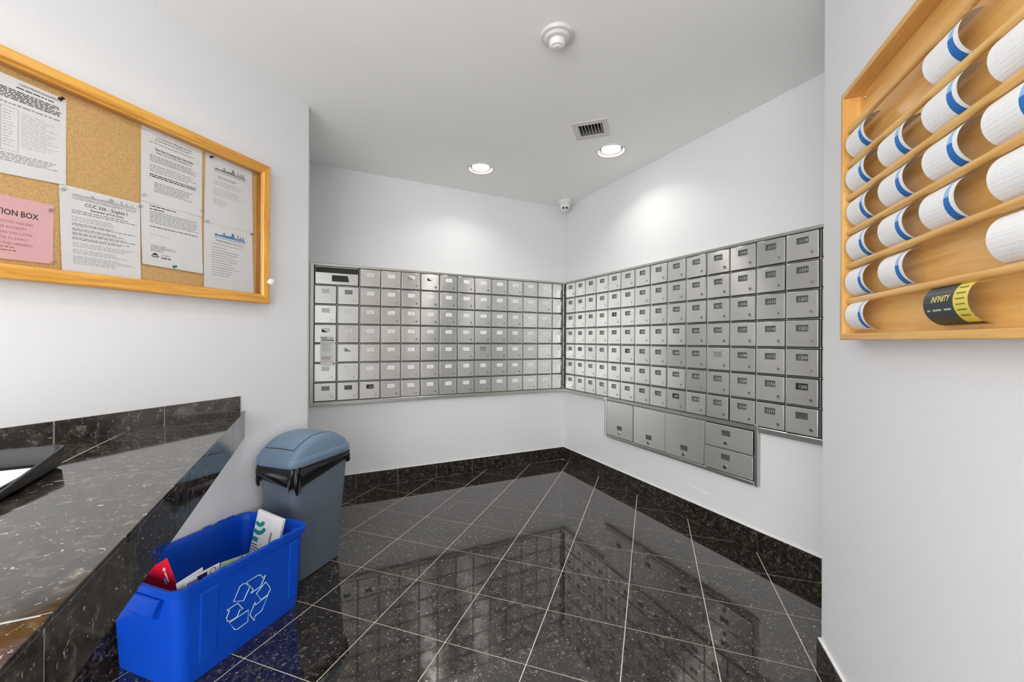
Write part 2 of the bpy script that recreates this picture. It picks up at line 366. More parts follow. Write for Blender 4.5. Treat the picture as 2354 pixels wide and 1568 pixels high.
B = empty('mailbox_bank', (XB, 0, 0), -math.pi / 2, 'brushed steel mailbox bank with dark number cards on the right wall', 'mailboxes')
BC = [-3.1408 + .15285 * k for k in range(14)]
XB0, XB1 = -YA + .03, -.92
MB().box(XB0, XB1, -.004, 0, .67, 1.68).box(-2.63, -1.375, -.004, 0, .37, .669).build('back_panel', STEELSHADE, B)
trim(B, XB0, XB1, 1.6755, 1.6935)
trim(B, XB0, -2.642, .652, .6815); trim(B, -1.366, XB1, .652, .6815)
trim(B, -2.642, -2.622, .357, .6815); trim(B, -1.3875, -1.3675, .357, .690); trim(B, -2.6215, -1.388, .357, .3795)
trim(B, -YA + .0005, -YA + .029, .652, 1.6935, .029)
strips(B, [(a + b) / 2 for a, b in zip(BC, BC[1:] + [BC[-1] + .155])], .682, 1.675, [z - .0712 for z in ROWZ[:-1]], XB0 + .002, XB1)
sb = seq(7, 1)
colnum = {}
lst = []; g = seq(6, 17)
for i in range(98): lst.append(next(g))
bspec = {(13, 5): 'black', (1, 2): 'black', (4, 2): 'black', (5, 4): 'black', (8, 6): 'black', (1, 4): 'black', (10, 4): 'grey'}
for c in range(14):
    for r in range(7):
        st = lst[c * 7 + r]
        door(B, BC[c], ROWZ[r], bspec.get((c, r), 'dark'), '' if (c, r) in ((13, 6), (10, 4)) else st)
for r in range(7): door(B, BC[13] + .1615, ROWZ[r], 'dark', lst[r])
# parcel lockers hanging below
MB().box(-2.6215, -1.388, -.0165, -.004, .6565, .6815).build('rail', STEELF, B, bevel=.001)
for x in (-2.3105, -2.0055, -1.6985): MB().box(x - .004, x + .004, -.018, -.004, .380, .656).build('mullion', STEELF, B, bevel=.001)
MB().box(-1.694, -1.390, -.0165, -.004, .514, .520).build('rail', STEELF, B, bevel=.001)
big = door_mesh(.296, .270); wide = door_mesh(.297, .129)
for x, cz, lz in ((-2.4655, -.062, -.1), (-2.158, -.066, -.104), (-1.852, -.066, -.107)):
    door(B, x, .5185, 'dark', '', big, True, .004, lz, biglock_me, .004, cz)
for z, ti in ((.586, 0), (.4485, .02)):
    d = door(B, -1.5425, z, 'dark', '', wide, False, -.012, -.034, biglock_me, -.012, .022); d.rotation_euler.z = ti; d.location.y -= .149 * math.sin(ti)

# delivery slip taped over the first column
def sheet(name, corners, mat, base, outd, ups, n=6, curl=lambda u, v: 0.0, th=.0004, parent=None):
    """corners (x,z) TL TR BR BL in the wall frame; returns object and the map (u,v)->3D, v up"""
    (ax, az), (bx, bz), (cx, cz), (dx, dz) = corners
    def P(u, v, d=0.0):
        x = (dx * (1 - u) + cx * u) * (1 - v) + (ax * (1 - u) + bx * u) * v
        z = (dz * (1 - u) + cz * u) * (1 - v) + (az * (1 - u) + bz * u) * v
        return (x, -(outd + curl(u, v) + d), z)
    b = MB(); G = [[P(i / n, j / n) for i in range(n + 1)] for j in range(n + 1)]
    for j in range(n):
        for i in range(n): b.quad(G[j][i], G[j][i + 1], G[j + 1][i + 1], G[j + 1][i])
    G2 = [[P(i / n, j / n, -th) for i in range(n + 1)] for j in range(n + 1)]
    for j in range(n):
        for i in range(n): b.quad(G2[j][i], G2[j + 1][i], G2[j + 1][i + 1], G2[j][i + 1])
    o = b.build(name, mat, parent, base, (0, 0, ups), smooth=True, recalc=False)
    return o, P
def lines(b, P, u0, u1, v0, v1, n, h=.0032, H=.28, m=0, fill=(.75, 1.0), d=.0005):
    """rows of small printed words"""
    for i in range(n):
        v = v1 - (v1 - v0) * (i + .5) / n; u = u0; end = u0 + (u1 - u0) * random.uniform(*fill)
        while u < end - .01:
            wd = min(random.uniform(.02, .075), end - u); hh = h / H
            b.quad(P(u, v - hh / 2, d), P(u + wd, v - hh / 2, d), P(u + wd, v + hh / 2, d), P(u, v + hh / 2, d), m=m); u += wd + .012
def uvtext(b, P, st, u, v, size, W, H, align='c', m=0, d=.0006, **k):
    add_text(b, st, lambda x, y: P(x / W, y / H, d), u * W, v * H, size, align, m, **k)

o, P = sheet('delivery_slip', [(.0365, 1.1595), (.136, 1.1545), (.1385, .9465), (.0385, .9485)], PAPER, (0, YA, 0), .030, 0, curl=lambda u, v: .006 * (1 - v) ** 2)
tag(o, 'narrow white delivery slip stuck over the leftmost mailbox column', 'paper slip')
b = MB(); lines(b, P, .1, .5, .93, .97, 1, .005, .2, 1); lines(b, P, .65, .9, .93, .97, 1, .006, .2, 0); lines(b, P, .1, .93, .86, .9, 1, .007, .2, 1, (1, 1)); lines(b, P, .1, .95, .48, .82, 9, .003, .2, 2, (.6, 1)); lines(b, P, .1, .9, .2, .32, 4, .003, .2, 3, (.6, .9)); lines(b, P, .1, .9, .12, .16, 1, .003, .2, 0)
b.box(P(.84, .06)[0], P(.93, .06)[0], P(.84, .06, .001)[1], P(.84, .06, 0)[1], P(.84, .04)[2], P(.84, .085)[2], 1)
tag(b.build('print', [INK, INKB, INKL, INKR], o, recalc=False), kind='stuff')

# ------------------------------------------------------------------ notice cabinet on the left wall
NB = empty('notice_cabinet', LW(0, 0), math.pi / 4, 'oak framed glass notice cabinet with cork back on left wall', 'notice board')
NX0, NX1, NZ0, NZ1, ND, NW = .245, 1.462, 1.308, 1.966, .050, .0435
MB().box(NX0 + .02, NX1 - .02, -.012, 0, NZ0 + .02, NZ1 - .02).build('cork_panel', CORK, NB)
def rail(name, L, wd, dep, mat, parent, loc, ang, lip=.010):
    """mitred frame rail, local x along it, z outwards (towards the outer edge), front face with a stepped inner lip"""
    b = MB()
    prof = [(0, 0), (0, -dep), (wd - .012, -dep), (wd - .006, -dep + .006), (wd, -dep + .008), (wd, 0)]   # (distance from outer edge, y)
    b.loft([[(-L / 2 + a, y, -a) for a, y in prof], [(L / 2 - a, y, -a) for a, y in prof]])
    return b.build(name, mat, parent, loc, (0, ang, 0), bevel=.0015)
cx, cz = (NX0 + NX1) / 2, (NZ0 + NZ1) / 2
rail('frame_rail', NX1 - NX0, NW, ND, OAK, NB, (cx, 0, NZ1), 0); rail('frame_rail', NX1 - NX0, NW, ND, OAK, NB, (cx, 0, NZ0), math.pi)
rail('frame_rail', NZ1 - NZ0, NW, ND, OAK, NB, (NX1, 0, cz), math.pi / 2); rail('frame_rail', NZ1 - NZ0, NW, ND, OAK, NB, (NX0, 0, cz), -math.pi / 2)
MB().box(NX0 + .03, NX1 - .03, -.041, -.0385, NZ0 + .03, NZ1 - .03).build('glass_pane', GLASS, NB)
MB().lathe([(.006, 0), (.006, .010), (.012, .013), (.0162, .021), (.013, .030), (.006, .034), (.0001, .0345)], 24, (1.4500, -ND, 1.411), '-y').build('knob', PLW, NB, smooth=True)
MB().lathe([(.0001, .004), (.003, .004), (.003, 0)], 10, (1.4165, -.034, 1.86), '-y').build('catch', LOCK, NB, smooth=True)

def notice(name, label, corners, outd, mat=PAPER, curl=None):
    c = curl or (lambda u, v: .002 * (abs(u - .5) * 2) ** 2 * (1 - v) + .0025 * (1 - v) ** 3)
    o, P = sheet(name, corners, mat, LW(0, 0), outd, math.pi / 4, curl=c); return tag(o, label, 'paper', 'papers pinned in the notice cabinet'), P
W8, H11 = .2155, .2795
def skyline(b, P, u0, u1, v, hmax, m):
    n = 22; u = u0
    prof = [.2, .3, .22, .18, .25, .3, .7, .35, .3, .4, .35, .5, 1.0, .9, .45, .3, .95, .4, .75, .5, .8, .3]
    for i in range(n):
        a, c = u0 + (u1 - u0) * i / n, u0 + (u1 - u0) * (i + (.7 if i > 12 else 1.02)) / n
        b.quad(P(a, v, .0005), P(c, v, .0005), P(c, v + hmax * prof[i], .0005), P(a, v + hmax * prof[i], .0005), m=m)
    b.quad(P(u0, v - .004, .0005), P(u1, v - .004, .0005), P(u1, v + .004, .0005), P(u0, v + .004, .0005), m=m)
PR = [INK, INKB, INKL, INKBLUE, INKR]
o, P = notice('notice_form', 'white printed form with ruled boxes under the black pin in notice cabinet', [(.5425, 1.9045), (.7578, 1.8995), (.7565, 1.6264), (.541, 1.606)], .0135)
b = MB(); uvtext(b, P, 'CONDOMINIUM MANAGEMENT', .72, .945, .009, W8, H11, m=1, maxw=.085); lines(b, P, .5, .95, .90, .93, 1, m=1); lines(b, P, .06, .95, .77, .88, 6, .0028, m=1, fill=(.9, 1)); lines(b, P, .06, .95, .71, .74, 1, m=0)
for u in (.08, .36, .52): b.quad(P(u, .24, .0006), P(u + .006, .24, .0006), P(u + .006, .68, .0006), P(u, .68, .0006), m=2)
for v in (.68, .24): b.quad(P(.08, v, .0006), P(.52, v, .0006), P(.52, v + .004, .0006), P(.08, v + .004, .0006), m=2)
lines(b, P, .38, .5, .28, .66, 13, .002, m=2, fill=(.6, .9)); lines(b, P, .55, .93, .30, .67, 15, .0017, m=2, fill=(.5, 1)); lines(b, P, .1, .34, .28, .66, 13, .002, m=2, fill=(.5, .9)); lines(b, P, .06, .92, .13, .22, 5, .002, m=0, fill=(.8, 1))
tag(b.build('print', PR, o, recalc=False), kind='stuff')
o, P = notice('notice_pink', 'pink suggestion box notice at lower left in notice cabinet', [(.5165, 1.553), (.7305, 1.553), (.7283, 1.3694), (.5145, 1.364)], .0135, PINK)
Hp = .186
b = MB(); uvtext(b, P, 'SUGGESTION BOX', .50, .70, .024, W8, Hp, m=1, maxw=.150, bold=.015)
for i, st in enumerate(('A SUGGESTION DIRECTORY AREA SIGN', 'TO USE THE FACILITY', 'COMMENTS ARE WELCOME', 'PLEASE STATE CLEARLY', 'AND DROP IN THE OPENING')):
    uvtext(b, P, st, .50, .575 - i * .085, .0105, W8, Hp, m=4, maxw=.125)
lines(b, P, .1, .72, .12, .22, 2, .003, Hp, m=4, fill=(.8, 1)); tag(b.build('print', PR, o, recalc=False), kind='stuff')
o, P = notice('notice_rules', 'white letter headed CCC 336 Sophia beside the pink notice', [(.7413, 1.6275), (.9559, 1.6320), (.9571, 1.352), (.7477, 1.352)], .0150)
b = MB(); skyline(b, P, .14, .95, .905, .06, 2); uvtext(b, P, 'CONDOMINIUM MANAGEMENT GROUP', .54, .86, .0125, W8, H11, m=0, maxw=.172); uvtext(b, P, 'CCC 336 - Sophia I', .55, .80, .0155, W8, H11, m=1, maxw=.115, bold=.01); uvtext(b, P, 'Reminder of Fob Rules', .56, .755, .010, W8, H11, m=1, maxw=.09, bold=.01)
for v0, v1, n in ((.69, .74, 2), (.60, .665, 3), (.55, .585, 2), (.49, .525, 2), (.44, .475, 2), (.385, .42, 2), (.30, .36, 3), (.22, .28, 3), (.10, .20, 5)): lines(b, P, .13, .95, v0, v1, n, .0026, m=2 if n != 2 else 0, fill=(.6, 1))
tag(b.build('print', PR, o, recalc=False), kind='stuff')
o, P = notice('notice_letter', 'upper page of the white heating notice in the middle of notice cabinet', [(.9588, 1.9265), (1.1721, 1.9265), (1.169, 1.645), (.9565, 1.645)], .0135)
b = MB(); uvtext(b, P, 'Condominium Management Ltd.', .52, .89, .0105, W8, H11, m=1, maxw=.125); lines(b, P, .2, .85, .85, .875, 1, m=0); lines(b, P, .12, .9, .80, .83, 1, .0025, m=0); uvtext(b, P, 'New Rent Freezing Start Date Rules', .52, .725, .012, W8, H11, m=1, maxw=.135, bold=.015); uvtext(b, P, 'Notice to All Units of the Condominium Corp', .52, .685, .011, W8, H11, m=1, maxw=.125)
lines(b, P, .13, .92, .56, .655, 5, .0022, m=0, fill=(.85, 1)); lines(b, P, .13, .92, .42, .53, 4, .0022, m=0); lines(b, P, .13, .92, .35, .40, 2, .0036, m=1, fill=(.9, 1)); lines(b, P, .2, .92, .16, .30, 6, .0024, m=0, fill=(.7, 1)); tag(b.build('print', PR, o, recalc=False), kind='stuff')
o, P = notice('notice_letter', 'lower page with black shell logo above the green pin', [(.9569, 1.676), (1.1685, 1.678), (1.1735, 1.4095), (.9613, 1.4132)], .0150)
b = MB(); lines(b, P, .13, .95, .88, .95, 3, .0024, m=4, fill=(.9, 1)); lines(b, P, .13, .6, .83, .86, 1, .0034, m=1, fill=(.9, 1)); lines(b, P, .13, .35, .79, .815, 1, .0034, m=1, fill=(1, 1)); lines(b, P, .13, .94, .60, .78, 7, .0024, m=0, fill=(.9, 1)); lines(b, P, .13, .92, .54, .57, 1, .0030, m=1, fill=(1, 1)); lines(b, P, .13, .45, .43, .45, 1, .002, m=2); lines(b, P, .13, .6, .20, .30, 5, .0024, m=0, fill=(.4, .9))
for i in range(9):                               # shell emblem
    a0, a1 = math.pi * i / 9, math.pi * (i + 1) / 9
    b.poly([P(.2, .15, .0005), P(.2 + .045 * math.cos(a0), .15 + .032 * math.sin(a0), .0005), P(.2 + .045 * math.cos(a1), .15 + .032 * math.sin(a1), .0005)], 1)
b.poly([P(.13, .155, .0005), P(.16, .14, .0005), P(.2, .133, .0005), P(.24, .14, .0005), P(.27, .155, .0005), P(.25, .128, .0005), P(.2, .12, .0005), P(.15, .128, .0005)], 1)
uvtext(b, P, 'CMG', .30, .142, .014, W8, H11, 'l', m=0); lines(b, P, .29, .45, .115, .135, 1, .004, m=1, fill=(1, 1)); tag(b.build('print', PR, o, recalc=False), kind='stuff')
o, P = notice('notice_skyline', 'white letter with black city skyline at top right of cabinet', [(1.1859, 1.9265), (1.3934, 1.9265), (1.3966, 1.634), (1.1781, 1.630)], .0135)
b = MB(); skyline(b, P, .18, .85, .80, .085, 0); lines(b, P, .18, .85, .765, .785, 1, .0026, m=0, fill=(1, 1)); lines(b, P, .25, .78, .68, .72, 2, .0025, m=0, fill=(.7, 1)); lines(b, P, .16, .84, .57, .65, 4, .002, m=2); lines(b, P, .16, .84, .42, .54, 5, .002, m=2); lines(b, P, .16, .5, .28, .38, 4, .002, m=2); tag(b.build('print', PR, o, recalc=False), kind='stuff')
o, P = notice('notice_skyline', 'white letter with blue city skyline at lower right of cabinet', [(1.1795, 1.6400), (1.3948, 1.6335), (1.4019, 1.3530), (1.1781, 1.3545)], .0150)
b = MB(); skyline(b, P, .20, .84, .81, .09, 3); lines(b, P, .2, .84, .775, .795, 1, .0028, m=3, fill=(1, 1)); uvtext(b, P, 'Annual Building Lobby Rules', .5, .725, .0105, W8, H11, m=1, maxw=.12); lines(b, P, .15, .82, .66, .70, 1, .0022, m=0); lines(b, P, .15, .45, .615, .64, 1, .0022, m=0); lines(b, P, .15, .75, .19, .60, 11, .0022, m=0, fill=(.5, 1)); tag(b.build('print', PR, o, recalc=False), kind='stuff')
def pin(t, z, mat, label, outd=.0165, lean=(.25, -.2)):
    o = MB().lathe([(.0055, 0), (.0055, .0015), (.0028, .003), (.0026, .008), (.0046, .0095), (.0046, .0115), (.0001, .012)], 14, ax='-y').build('push_pin', mat, None, LW(t, outd, z), (lean[1], 0, math.pi / 4 + lean[0]), smooth=True)
    return tag(o, label, 'pin', 'push pins')
pin(.7428, 1.8942, PINK2, 'black push pin at the corner of the ruled form', .0145)
pin(1.0657, 1.4194, PING, 'green push pin under the shell logo letter', .0170)
pin(1.2052, 1.9092, PINK2, 'black push pin on the black skyline letter', .0145)
pin(.7494, 1.6098, PINC, 'clear push pin at upper left of the CCC 336 letter'); pin(.9524, 1.6194, PINC, 'clear push pin at upper right of the CCC 336 letter')
pin(.7224, 1.5351, PINC, 'clear push pin at upper right of the pink notice', .0150); pin(.7255, 1.3730, PINC, 'clear push pin at lower right of the pink notice', .0175)
pin(1.1660, 1.6681, PINC, 'clear push pin at upper right of the shell logo page'); pin(.9630, 1.6651, PINC, 'clear push pin at upper left of the shell logo page'); pin(1.1868, 1.6326, PINC, 'clear push pin at upper left of the blue skyline letter'); pin(1.3900, 1.6270, PINC, 'clear push pin at upper right of the blue skyline letter')

# ------------------------------------------------------------------ brochure rack on the near right wall
RK = empty('brochure_rack', RW(0, 0), math.pi * 1.25, 'light oak wall rack with round bars holding curled brochures', 'brochure rack')
RX0, RX1, RZ0, RZ1, RD = .264, 1.26, 1.146, 1.838, .050
MB().box(RX0 + .01, RX1 - .01, -.010, 0, RZ0 + .01, RZ1 - .01).build('backboard', OAKD, RK)
def flat_rail(L, loc, ang):
    prof = [(0, 0), (0, -RD), (.016, -RD), (.016, 0)]
    MB().loft([[(-L / 2 + a, y, -a) for a, y in prof], [(L / 2 - a, y, -a) for a, y in prof]]).build('frame_rail', OAKD, RK, loc, (0, ang, 0), bevel=.0015)
cx, cz = (RX0 + RX1) / 2, (RZ0 + RZ1) / 2
flat_rail(RX1 - RX0, (cx, 0, RZ1), 0); flat_rail(RX1 - RX0, (cx, 0, RZ0), math.pi); flat_rail(RZ1 - RZ0, (RX1, 0, cz), math.pi / 2); flat_rail(RZ1 - RZ0, (RX0, 0, cz), -math.pi / 2)
RODZ = [1.728, 1.631, 1.539, 1.444, 1.351, 1.253]
for z in RODZ:
    L = []
    for x in (RX0 + .0165, RX1 - .0165): L.append([(x, -.036 + .0075 * math.cos(a * math.pi / 8), z + .0085 * math.sin(a * math.pi / 8)) for a in range(16)])
    MB().loft(L).build('bar', OAKD, RK, smooth=True)
MB().lathe([(.0001, .002), (.003, .002), (.004, 0)], 12, (.304, -.010, 1.806), '-y').build('screw', LOCK, RK, smooth=True)
def bro_mat(name, dark=False):
    m, nt, bs = nodes(name); N = nt.nodes; Lk = nt.links
    uv = N.new('ShaderNodeUVMap'); uv.uv_map = 'UVMap'; sp = N.new('ShaderNodeSeparateXYZ'); Lk.new(uv.outputs[0], sp.inputs[0])
    def math_(op, a, c):
        n = N.new('ShaderNodeMath'); n.operation = op
        for i, q in enumerate((a, c)):
            if isinstance(q, (int, float)): n.inputs[i].default_value = q
            else: Lk.new(q, n.inputs[i])
        return n.outputs[0]
    U, V = sp.outputs[0], sp.outputs[1]
    def band(x, a, c): return math_('MULTIPLY', math_('GREATER_THAN', x, a), math_('LESS_THAN', x, c))
    def mix(f, a, c):
        n = N.new('ShaderNodeMix'); n.data_type = 'RGBA'; Lk.new(f, n.inputs[0])
        for i, q in ((6, a), (7, c)):
            if isinstance(q, tuple): setc(n.inputs[i], q)
            else: Lk.new(q, n.inputs[i])
        return n.outputs[2]
    nz = N.new('ShaderNodeTexNoise'); mp = N.new('ShaderNodeMapping'); mp.inputs['Scale'].default_value = (26, 60, 1); Lk.new(uv.outputs[0], mp.inputs[0]); Lk.new(mp.outputs[0], nz.inputs['Vector']); nz.inputs['Scale'].default_value = 1.0; nz.inputs['Detail'].default_value = 2
    rows = math_('GREATER_THAN', math_('FRACT', math_('MULTIPLY', V, 24), 0), .5)
    ink = math_('MULTIPLY', math_('MULTIPLY', rows, math_('GREATER_THAN', nz.outputs['Fac'], .5)), 1)
    if not dark:
        area = math_('MULTIPLY', band(U, .10, .66), band(V, .16, .55))
        c = mix(math_('MULTIPLY', math_('MULTIPLY', ink, area), .14), (.88, .88, .885), (.35, .36, .42))
        edge = math_('ADD', .74, math_('MULTIPLY', math_('POWER', math_('ABSOLUTE', math_('SUBTRACT', V, .5), 0), 2), -.1))
        lo = math_('GREATER_THAN', U, math_('ADD', .71, math_('MULTIPLY', V, .04)))
        hi = math_('LESS_THAN', U, math_('SUBTRACT', .95, math_('MULTIPLY', V, .15)))
        blue = math_('MULTIPLY', math_('MULTIPLY', lo, hi), band(V, .13, .93))
        c = mix(blue, c, mix(math_('LESS_THAN', V, .52), (.30, .52, .85), (.012, .16, .52)))
    else:
        c = mix(math_('GREATER_THAN', U, .70), (.035, .045, .05), (.80, .66, .10))
        c = mix(math_('LESS_THAN', V, .12), c, (.02, .025, .02))
    Lk.new(c, bs.inputs['Base Color']); bs.inputs['Roughness'].default_value = .3 if dark else .5
    return m
BRO, BROD = bro_mat('brochure_print'), bro_mat('dark_flyer_print', True)
BACKP = plain('paper_back', (.62, .60, .58), .6)
def brochure_mesh(h, wd, bulge, mats, name, seed):
    rnd = random.Random(seed); n = 16; prof = []
    for i in range(n + 1):                        # side view: tucked behind both bars, bowed out between them
        v = i / n
        prof.append((-.017 - bulge * math.sin(math.pi * v), -h / 2 * math.cos(math.pi * v) + .003 * math.sin(math.pi * v)))
    b = MB(); ws = [0, .1, .3, .5, .7, .9, 1]
    for q in range(len(ws) - 1):
        for i in range(n):
            (y0, z0), (y1, z1) = prof[i], prof[i + 1]
            b.quad((ws[q] * wd, y0, z0), (ws[q + 1] * wd, y0, z0), (ws[q + 1] * wd, y1, z1), (ws[q] * wd, y1, z1), m=0)
            b.quad((ws[q] * wd, y0 + .0006, z0), (ws[q] * wd, y1 + .0006, z1), (ws[q + 1] * wd, y1 + .0006, z1), (ws[q + 1] * wd, y0 + .0006, z0), m=1)
    lut = prof
    def uv(p):
        k = min(range(n + 1), key=lambda i: abs(lut[i][1] - p.z) + abs(lut[i][0] - p.y)); return (p.x / wd, k / n)
    return b.mesh(name, mats, uv=uv, smooth=True, ang=60, recalc=False), prof
bm_, prof_ = brochure_mesh(.080, .098, .036, [BRO, BACKP], 'brochure', 1)
cellz = [(RODZ[i] + RODZ[i + 1]) / 2 for i in range(5)] + [(RODZ[5] + RZ0 + .016) / 2 + .004]
colx = {1: .306, 2: .470, 3: .633, 4: .797}
rown = ['top', 'second', 'third', 'fourth', 'fifth', 'bottom']
coln = {1: 'leftmost column', 2: 'second column', 3: 'third column', 4: 'rightmost column'}
for c, rows in ((1, (0, 1, 2, 3, 4, 5)), (2, (1, 2, 3, 4)), (3, (0, 1, 2, 3)), (4, (1, 2, 3, 4))):
    for r in rows:
        o = put('brochure', bm_, None, RW(colx[c] + random.uniform(-.004, .004) - (.008 if (c, r) == (3, 3) else 0) - (.01 if (c, r) == (4, 2) else 0), 0, cellz[r]), (0, 0, math.pi * 1.25))
        tag(o, 'curled blue striped brochure, %s row of the rack, %s' % (rown[r], coln[c]), 'brochure', 'curled brochures in the oak rack')
bd_, prof_ = brochure_mesh(.078, .118, .034, [BROD, BACKP], 'flyer', 2)
o = tag(put('flyer', bd_, None, RW(.638, 0, cellz[5]), (0, 0, math.pi * 1.25)), 'curled black and yellow flyer in the bottom row of the rack', 'flyer')
b = MB()
def PF(x, z):
    z0 = z; best = min(prof_, key=lambda p: abs(p[1] - z0)); i = prof_.index(best); j = min(len(prof_) - 1, max(1, i if best[1] >= z0 else i + 1))
    (y0, a), (y1, c) = prof_[j - 1], prof_[j]; f = (z0 - a) / (c - a) if c != a else 0
    return (x, y0 + (y1 - y0) * f - .0007, z)
add_text(b, 'INFINITY', PF, .050, .004, .0155, 'c', 0, bold=.02, shear=.25, maxw=.052)
for x0, x1 in ((.010, .019), (.026, .050), (.057, .076)):
    b.quad(PF(x0, -.013), PF(x1, -.013), PF(x1, -.0095), PF(x0, -.0095), m=1)
for i in range(6):
    z = .024 - i * .0098; b.quad(PF(.090, z), PF(.112, z), PF(.112, z + .0022), PF(.090, z + .0022), m=2)
tag(b.build('print', [plain('gold_ink', (.80, .68, .22), .5), plain('pale_ink', (.5, .5, .44), .5), plain('olive_ink', (.22, .20, .03), .5)], o, recalc=False), kind='stuff')

# ------------------------------------------------------------------ granite counter in the left corner
CX, CE = -.297, .50                               # front face and near end
CT = empty('counter', (0, 0, 0), 0, 'polished dark granite tiled corner counter below the notice cabinet', 'counter')
def clip(poly, a, b_, c):                          # keep a*x+b*y <= c
    out = []
    for i in range(len(poly)):
        p, q = poly[i], poly[(i + 1) % len(poly)]; dp, dq = a * p[0] + b_ * p[1] - c, a * q[0] + b_ * q[1] - c
        if dp <= 0: out.append(p)
        if dp * dq < 0: f = dp / (dp - dq); out.append((p[0] + (q[0] - p[0]) * f, p[1] + (q[1] - p[1]) * f))
    return out
wallo = DL / S - .001
fy = CX + wallo                                    # where the front meets the wall
e0 = ((CX + CE) * S, (CX - CE) * S + DL); eW = LW(e0[0], .0008)
tri = [(CX, CE), (CX, fy), (eW.x, eW.y)]
MB().prism(tri, ZC - .035, ZC - .0012).build('substrate', GROUT, CT)
G = .0016
xs = [-3, -1.255, -.93, -.61, CX + .0125]; ys = [-2, .06, .69, 1.318, 1.955, 4]
tri2 = [(CX + .0125, CE - .0125), (CX + .0125, fy + .0125), (eW.x, eW.y)]
for i in range(4):
    for j in range(5):
        p = clip(clip(clip(clip(tri2, 1, 0, xs[i + 1] - G), -1, 0, -xs[i] - G), 0, 1, ys[j + 1] - G), 0, -1, -ys[j] - G)
        if len(p) > 2: MB().prism(p, ZC - .009, ZC).build('tile', GRANC, CT, bevel=.0012, seg=2)
MB().box(CX - .02, CX + .0078, CE, fy - .012, .684, ZC - .0106).build('apron_backing', GROUT, CT)
ya = [CE, .679, 1.303, 1.927, fy]
for a, c in zip(ya, ya[1:]):
    p = [(CX, a + G), (CX + .009, a + G), (CX + .009, min(c - G, fy - .002)), (CX, min(c - G, fy - .002))]
    MB().prism(p, .6805, ZC - .0105).build('apron_tile', GRANC, CT, bevel=.0008)
MB().box(CX - .002, CX + .0085, CE, fy - .004, ZC - .0106, ZC - .0090).build('edge_joint', GROUT, CT)
# end face towards the camera side
en = empty('apron', (CX, CE, 0), math.radians(135), None); en.parent = CT
Le = math.hypot(eW.x - CX, eW.y - CE)
MB().box(0, Le, .0005, .0095, .6805, ZC - .0105).build('apron_tile', GRANC, en)
# backsplash strip on the wall
bs = empty('backsplash', LW(0, 0), math.pi / 4); bs.parent = CT
for a, c in zip([.115, .428, .735, 1.042], [.428, .735, 1.042, 1.349]):
    MB().box(a + G, c - G, -.010, -.0008, ZC + .001, .876).build('tile', GRANC, bs, bevel=.0006)
MB().box(.115, 1.347, -.007, -.0006, ZC, .8755).build('bedding', GROUT, bs)

# letter tray with paper
TRY = empty('letter_tray', (-.586, 1.478, ZC), math.radians(4), 'black plastic letter tray lying on the granite counter', 'tray')
tb = MB(); L_, D_ = .25, .335                      # runs to -x and towards the camera (-y)
def troll(off, z, rim=0):
    return [(x, y, z + rim * (.052 + .105 * y)) for x, y, _ in rrect(L_ / 2 + off, D_ / 2 + off, .020, 0, -L_ / 2, -D_ / 2, 5)]
tb.loft([troll(-.010, .002), troll(-.004, .008), troll(0, 0, 1), troll(-.001, .003, 1), troll(-.006, .003, 1), troll(-.008, -.001, 1), troll(-.012, .011), troll(-.018, .007)], True, True)
tb.build('body', TRAY, TRY, smooth=True, ang=50)
for x in (-.04, -.21):
    for y in (-.05, -.285): MB().lathe([(.010, 0), (.010, .004)], 12, (x, y, 0)).build('foot', TRAY, TRY)
pp = MB().box(-.232, -.040, -.309, -.045, 0, .003).build('paper_stack', PAPER, None, (TRY.location.x, TRY.location.y, ZC + .0085), (0, 0, math.radians(4)))
tag(pp, 'blank white sheets lying in the black letter tray', 'paper')

# scraped paint low on the right wall
for pts in ([(1495, 1082), (1503, 1083), (1504, 1088), (1497, 1087)], [(1575, 1109), (1600, 1119), (1626, 1130), (1634, 1134), (1632, 1140), (1618, 1136), (1606, 1127), (1586, 1117)], [(1671, 1146), (1680, 1146), (1684, 1150), (1673, 1150)]):
    q = [pix_plane(x, y, (XB, 0, 0), Vector((1, 0, 0))) for x, y in pts]
    b = MB().loft([[(XB, p.y, p.z) for p in q], [(XB - .0008, p.y, p.z) for p in q]]); b.build('paint_scrape', CAULK, wb)

# ------------------------------------------------------------------ slim waste bin
WB = empty('waste_bin', LW(1.595, .140, 0), math.pi / 4, 'slate blue plastic waste bin with domed lid in the corner', 'waste bin')
def body(hx0, hy0, hx1, hy1, z0, z1, r): return [rrect(hx0, hy0, r, z0), rrect(hx0 + .002, hy0 + .002, r, z0 + .01), rrect((hx0 + hx1) / 2, (hy0 + hy1) / 2, r * 1.05, (z0 + z1) / 2), rrect(hx1, hy1, r * 1.1, z1)]
MB().loft(body(.138, .098, .180, .118, .003, .548, .036)).build('body', CANB, WB, smooth=True, ang=50)
